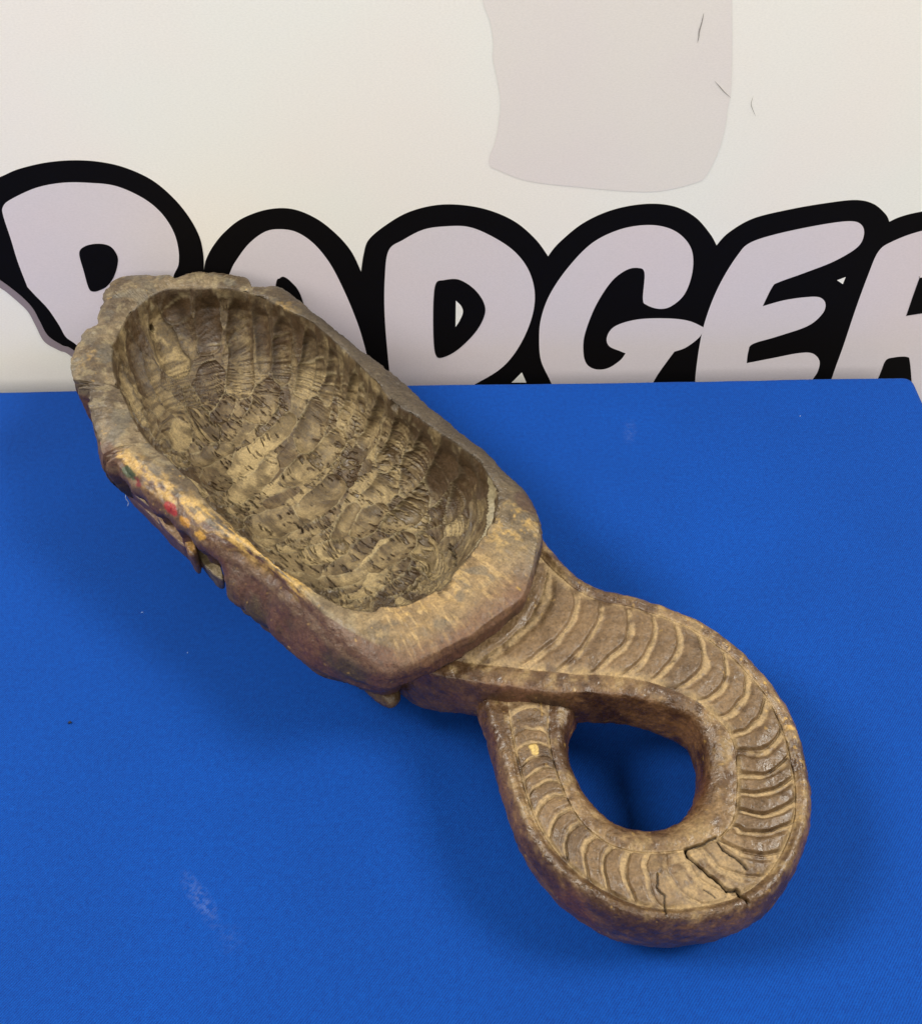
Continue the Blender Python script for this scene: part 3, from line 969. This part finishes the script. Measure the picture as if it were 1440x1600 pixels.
def smooth_curve(P):
    D = catmull(P, NSP)
    k = np.exp(-np.linspace(-2, 2, 61) ** 2); k /= k.sum()
    Dp = np.r_[np.repeat(D[:1], 30, 0) + (D[:1] - D[30:31]) * np.linspace(1, 1 / 30, 30)[:, None], D, np.repeat(D[-1:], 30, 0) + (D[-1:] - D[-31:-30]) * np.linspace(1 / 30, 1, 30)[:, None]]
    return np.stack([np.convolve(Dp[:, j], k, 'valid') for j in range(3)], 1)


O3, I3 = smooth_curve(PO), smooth_curve(PI_)


def perp(C, sign):
    t = np.gradient(C[:, :2], axis=0)
    n = np.stack([t[:, 1], -t[:, 0]], 1) * sign
    n /= np.linalg.norm(n, axis=1, keepdims=True)
    k = np.ones(45) / 45
    n = np.stack([np.convolve(np.pad(n[:, j], 22, 'edge'), k, 'valid') for j in range(2)], 1)
    return n / np.linalg.norm(n, axis=1, keepdims=True)


sgn = 1.0
nO = perp(O3, 1.0)
if ((O3 - I3)[:, :2] * nO).sum(1).mean() < 0:
    sgn = -1.0
    nO = perp(O3, -1.0)
nI = -perp(I3, sgn)
iw = lambda a: np.interp(S, sK, a)
WO, WI, TT = iw(wo)[:, None], iw(wi)[:, None], iw(TH)[:, None]
ns = len(S)


def at(base, nrm, off, dz):
    return np.c_[base[:, :2] + nrm * off, base[:, 2:3] + dz]


Z = np.zeros((ns, 1))
ctrl = []                       # profile control points round the section
NCH = 96                        # samples across the scales
xch = np.linspace(-1, 1, NCH)   # inner groove -> outer groove
for x in xch:
    m = (x + 1) / 2
    P = I3 * (1 - m) + O3 * m
    P = P.copy(); P[:, 2] += 0.0016 * (1 - x * x)
    ctrl.append(P)
# edge of the finger hole, measured, as radius about its middle
HOLE = [(888, 1180, .036), (903, 1219, .038), (927, 1254, .040), (958, 1281, .042), (1012, 1295, .043), (1063, 1283, .040), (1083, 1252, .036),
        (1089, 1214, .034), (1080, 1176, .033), (1053, 1144, .033), (1012, 1124, .034), (965, 1116, .036), (925, 1118, .036), (900, 1142, .036)]
hp = np.array([on_z([h[:2]], h[2])[0][:2] for h in HOLE])
hc = hp.mean(0)
hd = catmull(hp, 16, True) - hc
hang, hrad = np.arctan2(hd[:, 1], hd[:, 0]), np.hypot(hd[:, 0], hd[:, 1])
ho = np.argsort(hang)
kr = np.ones(25) / 25
hr_s = np.convolve(np.r_[hrad[ho][-12:], hrad[ho], hrad[ho][:12]], kr, 'valid')
vi = I3[:, :2] - hc
va = np.arctan2(vi[:, 1], vi[:, 0])
er = np.interp(va, np.r_[hang[ho] - 2 * math.pi, hang[ho], hang[ho] + 2 * math.pi], np.r_[hr_s, hr_s, hr_s])
EH = hc + vi / np.linalg.norm(vi, axis=1, keepdims=True) * er[:, None]
EW = I3[:, :2] + nI * WI
off_n = ((EH - I3[:, :2]) * nI).sum(1)
EH = EH + nI * np.maximum(0, np.interp(S, [0, 6, 9, 12, 35], [0.0105, 0.0105, 0.009, 0.007, 0.006]) - off_n)[:, None]
wbl = (sm(4.5, 7.0, S) * sm(32.6, 30.5, S))[:, None]
EDGE = EW * (1 - wbl) + EH * wbl
kk_ = np.ones(31) / 31
EDGE = np.stack([np.convolve(np.pad(EDGE[:, j], 15, 'edge'), kk_, 'valid') for j in range(2)], 1)


def ati(f, dz):
    return np.c_[I3[:, :2] + (EDGE - I3[:, :2]) * f, I3[:, 2:3] + dz]


crisp = sm(9.0, 6.0, S)[:, None]
flatend = sm(33.0, 31.5, S)[:, None]
side = [at(O3, nO, 0.12 * WO, Z + 0.0002), at(O3, nO, 0.36 * WO, Z + 0.0014 * flatend), at(O3, nO, 0.66 * WO, Z - 0.0004), at(O3, nO, 0.90 * WO, -0.13 * TT), at(O3, nO, 1.0 * WO, -0.30 * TT),
        at(O3, nO, 0.92 * WO, -0.50 * TT), at(O3, nO, 0.60 * WO, -0.74 * TT), at(O3, nO, 0.05 * WO, -0.95 * TT)]
bot = [at(O3 * 0.75 + I3 * 0.25, nO, 0 * WO, -TT), at(O3 * 0.25 + I3 * 0.75, nO, 0 * WO, -TT)]
side2 = [ati(0.10, Z + 0.0001), ati(0.36, Z + 0.0005 * flatend), ati(0.64 + 0.10 * crisp, Z - 0.0016 + 0.0016 * crisp), ati(0.86 + 0.08 * crisp, -0.13 * TT + 0.09 * crisp * TT),
         ati(0.97 + 0.03 * crisp, -0.30 * TT + 0.08 * crisp * TT), ati(1.0, -0.52 * TT), ati(0.85, -0.78 * TT), ati(0.30, -0.96 * TT)]
loop = [ctrl[-1]] + side + bot + side2[::-1] + [ctrl[0]]
L3 = np.stack(loop, 1)          # ns, m, 3
NSD = 12
mlen = L3.shape[1]
dense = []
for i in range(mlen - 1):
    p1, p2 = L3[:, i], L3[:, i + 1]
    p0 = L3[:, i - 1] if i > 0 else ctrl[-2]
    p3 = L3[:, i + 2] if i + 2 < mlen else ctrl[1]
    if i == 0: p0 = p1
    if i + 2 >= mlen: p3 = p2
    for t in np.linspace(0, 1, NSD, endpoint=False):
        dense.append(0.5 * (2 * p1 + (p2 - p0) * t + (2 * p0 - 5 * p1 + 4 * p2 - p3) * t ** 2 + (3 * p1 - p0 - 3 * p2 + p3) * t ** 3))
allp = ctrl + dense[1:]
TV = np.stack(allp, 1)          # ns, nc, 3
nc = TV.shape[1]
TV = TV.reshape(-1, 3)
TF = grid_faces(ns, nc, True)
TN = vnormals(TV, TF)
topi = np.arange(len(TV)) % nc
Sv = np.repeat(S, nc)
if TN[topi == NCH // 2][:, 2].mean() < 0:
    TF = TF[:, ::-1]; TN = -TN
chan = topi < NCH
Xv = np.where(chan, np.interp(topi, np.arange(NCH), xch), 2.0)
# ---- scale relief
Pt = TV.astype(f32)
wobn = (fbm(np.stack([Sv * 0.9, Xv * 1.5, np.zeros_like(Sv)], 1), 2, 201) - 0.5)
bow = 0.50 - 0.1 * sm(18, 26, Sv)
se = Sv - bow * (1 - Xv ** 2) + 0.35 * wobn + 0.06 * (fbm(Pt * 300, 2, 205) - 0.5)
cell = np.floor(se)
fr = se - cell
ex = 1 - np.clip((np.abs(Xv) - 0.84) / 0.16, 0, 1) ** 2
amp = np.interp(Sv, [0, 4, 10, 12, 17, 18, 21, 22, 30, 32, 33], [0.8, 1.0, 1.0, 1.4, 1.5, 0.7, 0.4, 1.0, 1.0, 0.8, 0.0])
plate = sm(0.16, 0.42, fr) * (1 - sm(0.87, 1.0, fr)) * (0.72 + 0.28 * np.sin(math.pi * np.clip(fr, 0, 1)))
groove = np.exp(-((fr - 0.995) / 0.045) ** 2) + np.exp(-((fr + 0.005) / 0.05) ** 2)
lipb = np.exp(-((fr - 0.13) / 0.07) ** 2)
rel = amp * (0.0013 * plate * ex - 0.0007 * groove * ex + 0.00035 * lipb * ex)
rel = np.where(chan, rel, 0)
# edge grooves on both sides of the belly
gO = polydist  # (kept simple: distance across the section)
edgeg = np.where(chan, np.exp(-((1 - np.abs(Xv)) / 0.10) ** 2), 0)
off = np.minimum(np.abs(topi - (NCH - 1)), nc - topi)
edgeg2 = np.where(~chan, np.exp(-(off / 5.0) ** 2), 0)
rel = rel - 0.0007 * (edgeg + edgeg2) * sm(33.6, 32.4, Sv)
rel += (fbm(Pt * 50, 3, 211) - 0.5) * 0.0022 + (fbm(Pt * 260, 3, 213) - 0.5) * 0.0012
# raw cut end of the tail, rougher
endw = sm(32.2, 33.2, Sv)
rel += endw * (fbm(Pt * 120, 3, 217) - 0.5) * 0.003
TV = TV + TN * rel[:, None]


def tz(px, z):
    return on_z([px], z)[0]


topmask = (topi < NCH) | (off < 40)
tail_crack_shade = np.zeros(len(TV))


def tcrack(pxs, z, width, dep):
    global TV
    pts = [tz(p, z) for p in pxs]
    wobv = np.stack([fbm(Pt * 420, 3, 31) - 0.5, fbm(Pt * 420, 3, 33) - 0.5, np.zeros(len(Pt))], 1) * 0.0013
    q = TV + wobv
    d = polydist(q[:, :2], [p[:2] for p in pts])
    k = np.exp(-(d / width) ** 2) * (TN[:, 2] > 0.05)
    TV = TV - TN * (k * dep)[:, None]
    tail_crack_shade[:] = np.maximum(tail_crack_shade, k)


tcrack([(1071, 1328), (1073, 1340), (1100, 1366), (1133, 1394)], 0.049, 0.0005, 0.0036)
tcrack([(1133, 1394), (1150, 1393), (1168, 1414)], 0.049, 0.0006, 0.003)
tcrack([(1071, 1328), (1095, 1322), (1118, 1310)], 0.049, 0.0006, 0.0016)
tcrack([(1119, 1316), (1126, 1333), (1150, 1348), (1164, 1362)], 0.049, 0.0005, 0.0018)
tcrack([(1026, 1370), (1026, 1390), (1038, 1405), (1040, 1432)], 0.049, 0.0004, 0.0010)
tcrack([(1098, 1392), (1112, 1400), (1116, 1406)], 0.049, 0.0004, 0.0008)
TNN = vnormals(TV, TF)
# ---- colours
t_a, t_b, t_c = fbm(Pt * 45, 4, 221), fbm(Pt * 190, 3, 223), fbm(Pt * 520, 2, 227)
scid = rng.uniform(0, 1, K + 4)[np.clip(cell + 2, 0, K + 3).astype(int)]
c_scale = mixc(srgb(84, 63, 42)[None], srgb(139, 111, 76)[None], np.clip(0.45 + 0.7 * (t_b - 0.5) + 0.8 * (t_a - 0.5) + 0.35 * (scid - 0.5), 0, 1))
dwid = 0.03 + 0.26 * fbm(np.stack([Sv * 1.3, Xv * 1.2, np.zeros_like(Sv)], 1), 2, 261)
dustw = np.where(chan, np.clip(1 - sm(dwid, dwid + 0.12, fr), 0, 1) * 0.75 + groove * 0.1, 0)
dustw = np.maximum(dustw, 0.95 * np.where(chan, np.exp(-((1 - np.abs(Xv)) / 0.13) ** 2), 0))
dustw = dustw * sm(0.34, 0.60, t_b * 0.7 + t_a * 0.3 + 0.06)
dustw = np.maximum(dustw, np.where(chan, 0.85 * endw * sm(0.3, 0.5, t_a), 0))
dmg = np.exp(-((Sv - 19.2) / 1.6) ** 2) * chan
dustw = np.maximum(dustw, 0.7 * dmg * sm(0.35, 0.6, t_b))
tc_ = mixc(c_scale, srgb(182, 155, 112)[None] * (0.85 + 0.3 * t_c[:, None]), np.clip(dustw, 0, 0.95))
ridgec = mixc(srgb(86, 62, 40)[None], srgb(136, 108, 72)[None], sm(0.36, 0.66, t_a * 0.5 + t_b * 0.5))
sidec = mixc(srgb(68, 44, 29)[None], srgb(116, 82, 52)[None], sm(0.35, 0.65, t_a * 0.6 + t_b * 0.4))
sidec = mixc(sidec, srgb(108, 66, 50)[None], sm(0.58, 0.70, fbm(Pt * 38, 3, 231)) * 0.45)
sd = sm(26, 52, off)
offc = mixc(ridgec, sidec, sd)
offc = mixc(offc, srgb(166, 142, 96)[None], sm(0.54, 0.68, t_b) * 0.32 * (1 - sd))
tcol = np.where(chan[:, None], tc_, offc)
dtmp = np.clip(np.exp(-(off / 9.0) ** 2) * 0.75 * sm(0.38, 0.60, t_b * 0.6 + t_a * 0.4 + 0.04), 0, 1)
tcol = np.where(chan[:, None], tcol, mixc(tcol, srgb(182, 155, 112)[None], dtmp))
# gold specks along the outer crest
outer_side = (topi >= NCH) & (topi < NCH + 60)
gsp = sm(0.62, 0.70, fbm(Pt * 420, 2, 241)) * outer_side * np.exp(-((off - 26) / 12.0) ** 2) * (0.05 + 0.95 * np.exp(-((Sv - 10.5) / 3.0) ** 2))
gsp = np.maximum(gsp, sm(0.80, 0.86, fbm(Pt * 380, 2, 243)) * 0.3)
tcol = mixc(tcol, C_GOLD[None], np.clip(gsp, 0, 0.9))
tcol = mixc(tcol, C_DARK[None] * 0.35, np.clip(tail_crack_shade, 0, 1) * 0.85)  # crack shade painted dark on top of the carved depth
k_ = np.exp(-(np.linalg.norm(TV - tz((834, 1173), 0.048), axis=1) / 0.0035) ** 2)
tcol = mixc(tcol, srgb(206, 176, 104)[None], sm(0.35, 0.55, k_ + 0.9 * (t_b - 0.5)) * sm(0.05, 0.15, k_))
trough = np.where(chan, 0.49 + 0.36 * np.clip(dustw, 0, 1) - 0.10 * (1 - np.clip(dustw, 0, 1)) * sm(11, 13, Sv) * sm(18, 17, Sv), 0.42) + 0.3 * (t_b - 0.5)
trough = np.clip(trough, 0.22, 0.9)

TAIL_E = new_obj('tail', None, None, MASK)
# faces: one piece per scale, the rest is the body of the tail
fc = TF.max(1) * 0
fchan = chan[TF].all(1) & (np.abs(Xv[TF]).max(1) < 0.93)
# wrap faces are never channel
fcell = np.floor(se[TF].mean(1)).astype(int)
lab = np.where(fchan & (fcell >= 2) & (fcell <= 31), fcell, -1)
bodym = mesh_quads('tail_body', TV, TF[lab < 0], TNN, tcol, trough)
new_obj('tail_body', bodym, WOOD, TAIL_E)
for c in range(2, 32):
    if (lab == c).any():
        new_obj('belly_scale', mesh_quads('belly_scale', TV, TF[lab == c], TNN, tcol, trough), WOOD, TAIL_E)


# ------------------------------------------------------------------ small carved pieces on the flank
def lump(name, px, ztop, zbot, c_top, c_side, taper=0.004, fil=0.0025, tilt=0.0, seed=0, rot=0.42, rough=0.5):
    """knife-cut block with a traced top outline, rounded edge and worn sides"""
    D = catmull(px, 10, True)
    Wp = on_z(D, ztop)[:, :2]
    n = len(Wp)
    c = Wp.mean(0)
    dd = np.roll(Wp, -1, 0) - np.roll(Wp, 1, 0)
    nn = np.stack([dd[:, 1], -dd[:, 0]], 1); nn /= np.linalg.norm(nn, axis=1, keepdims=True) + 1e-12
    if (nn * (Wp - c)).sum() < 0: nn = -nn
    R, K_ = [], []
    rm = np.linalg.norm(Wp - c, axis=1).mean()
    for t in np.linspace(0.0, 1, 16):
        R.append(np.c_[c + (Wp - c) * t * (1 - fil / rm), np.full(n, ztop)]); K_.append(0)
    for a in np.linspace(0, math.pi / 2, 7)[1:]:
        R.append(np.c_[c + (Wp - c) * (1 - (fil - fil * math.sin(a)) / rm), np.full(n, ztop - fil + fil * math.cos(a))]); K_.append(0.5)
    for t in np.linspace(0, 1, 18)[1:]:
        R.append(np.c_[c + (Wp - c) * (1 - min(0.9, taper * t ** 2 / rm)), np.full(n, (ztop - fil) * (1 - t) + zbot * t)]); K_.append(1)
    R.append(np.c_[np.repeat(c[None], n, 0), np.full(n, zbot)]); K_.append(1)
    v = np.concatenate(R)
    kk = np.repeat(K_, n)
    v[:, 2] += tilt * ((v[:, :2] - c) @ AX)
    f = grid_faces(len(R), n, True)
    nv = vnormals(v, f)
    if nv[n * 8:n * 14, 2].mean() < 0:
        f = f[:, ::-1]; nv = -nv
    v = v + nv * ((fbm(v * 130, 3, 300 + seed) - 0.5) * 0.0014 + (fbm(v * 500, 2, 310 + seed) - 0.5) * 0.0006)[:, None]
    nv = vnormals(v, f)
    a1, a2 = fbm(v * 120, 3, 320 + seed), fbm(v * 420, 3, 330 + seed)
    cc = mixc(np.repeat(c_top[None], len(v), 0), np.repeat(c_side[None], len(v), 0), np.clip(kk * 1.2 - 0.1 + (a1 - 0.5), 0, 1))
    cc = cc * (0.65 + 0.7 * a2[:, None])
    return new_obj(name, mesh_quads(name, v, f, nv, cc, np.full(len(v), rough) + 0.3 * (a2 - 0.5)), WOOD, MASK)


lump('chin_tab', [(556, 1046), (580, 1036), (604, 1042), (618, 1062), (624, 1084), (608, 1097), (586, 1084), (564, 1064)], 0.036, 0.020,
     srgb(112, 88, 54), srgb(70, 52, 40), taper=0.012, fil=0.005, seed=1)
lump('carved_ear', [(183, 746), (190, 739), (216, 760), (240, 784), (268, 812), (292, 838), (312, 858), (322, 876), (312, 878), (290, 860),
                    (264, 836), (238, 808), (214, 784), (192, 762)], 0.048, 0.036, srgb(112, 86, 70), srgb(84, 56, 52), taper=0.008, fil=0.003, seed=2)
lump('ear_band', [(184, 744), (191, 737), (212, 752), (232, 772), (240, 790), (230, 788), (206, 768)], 0.056, 0.044,
     srgb(164, 142, 110), srgb(92, 64, 58), taper=0.002, fil=0.0009, seed=4)
lump('ear_band', [(244, 803), (251, 797), (271, 813), (290, 834), (296, 852), (285, 850), (261, 828)], 0.055, 0.042,
     srgb(150, 122, 96), srgb(84, 60, 58), taper=0.002, fil=0.0009, seed=3)
lump('ear_band', [(287, 840), (295, 833), (303, 843), (307, 860), (300, 866), (291, 858)], 0.060, 0.040,
     srgb(160, 120, 62), srgb(92, 66, 50), taper=0.002, fil=0.002, seed=5)

lump('ear_band', [(302, 858), (314, 854), (334, 870), (347, 890), (348, 904), (335, 898), (316, 878)], 0.049, 0.036,
     srgb(136, 120, 92), srgb(72, 58, 50), taper=0.003, fil=0.0012, seed=6)

# ------------------------------------------------------------------ lint and a loose thread
def sliver(name, pts, rad, mat, parent):
    P = catmull(np.array(pts), 5)
    t = np.gradient(P, axis=0); t /= np.linalg.norm(t, axis=1, keepdims=True)
    a1 = np.cross(t, (0.13, 0.2, 0.97)); a1 /= np.linalg.norm(a1, axis=1, keepdims=True)
    a2 = np.cross(t, a1)
    r = rad * np.sin(np.linspace(0.25, math.pi - 0.25, len(P)))[:, None]
    rows_ = [P + r * (math.cos(k) * a1 + math.sin(k) * a2) for k in np.linspace(0, 2 * math.pi, 5, endpoint=False)]
    v = np.stack(rows_, 1).reshape(-1, 3)
    return new_obj(name, mesh_quads(name, v, grid_faces(len(P), 5, True)), mat, parent)


M_LINT = print_material('pale_lint', srgb(190, 200, 214), weave=False)
M_SPECK = print_material('dark_speck', srgb(24, 26, 40), weave=False)
for (px, py, ln, an) in ((222, 957, 1.3, 0.4), (293, 1020, 0.9, 1.2), (1250, 650, 1.2, 0.5)):
    c = on_z([(px, py)], 0.0004)[0]
    d = np.array([math.cos(an), math.sin(an), 0]) * ln * 0.0005
    q_ = np.array([-d[1], d[0], 0]) * 0.3
    sliver('lint', [c - d, c + q_, c + d], 0.00013, M_LINT, TABLE)
c = on_z([(109, 1130)], 0.0005)[0]
sliver('speck', [c - (0.0009, 0, 0), c + (0, 0.0003, 0.0002), c + (0.0009, 0.0002, 0)], 0.0008, M_SPECK, TABLE)
p0 = on_z([(198, 768)], 0.046)[0]
sliver('loose_thread', [p0, p0 + (-0.0015, -0.001, -0.004), p0 + (-0.0008, -0.0012, -0.008), p0 + (-0.002, -0.0016, -0.011)], 0.00018, M_LINT, MASK)
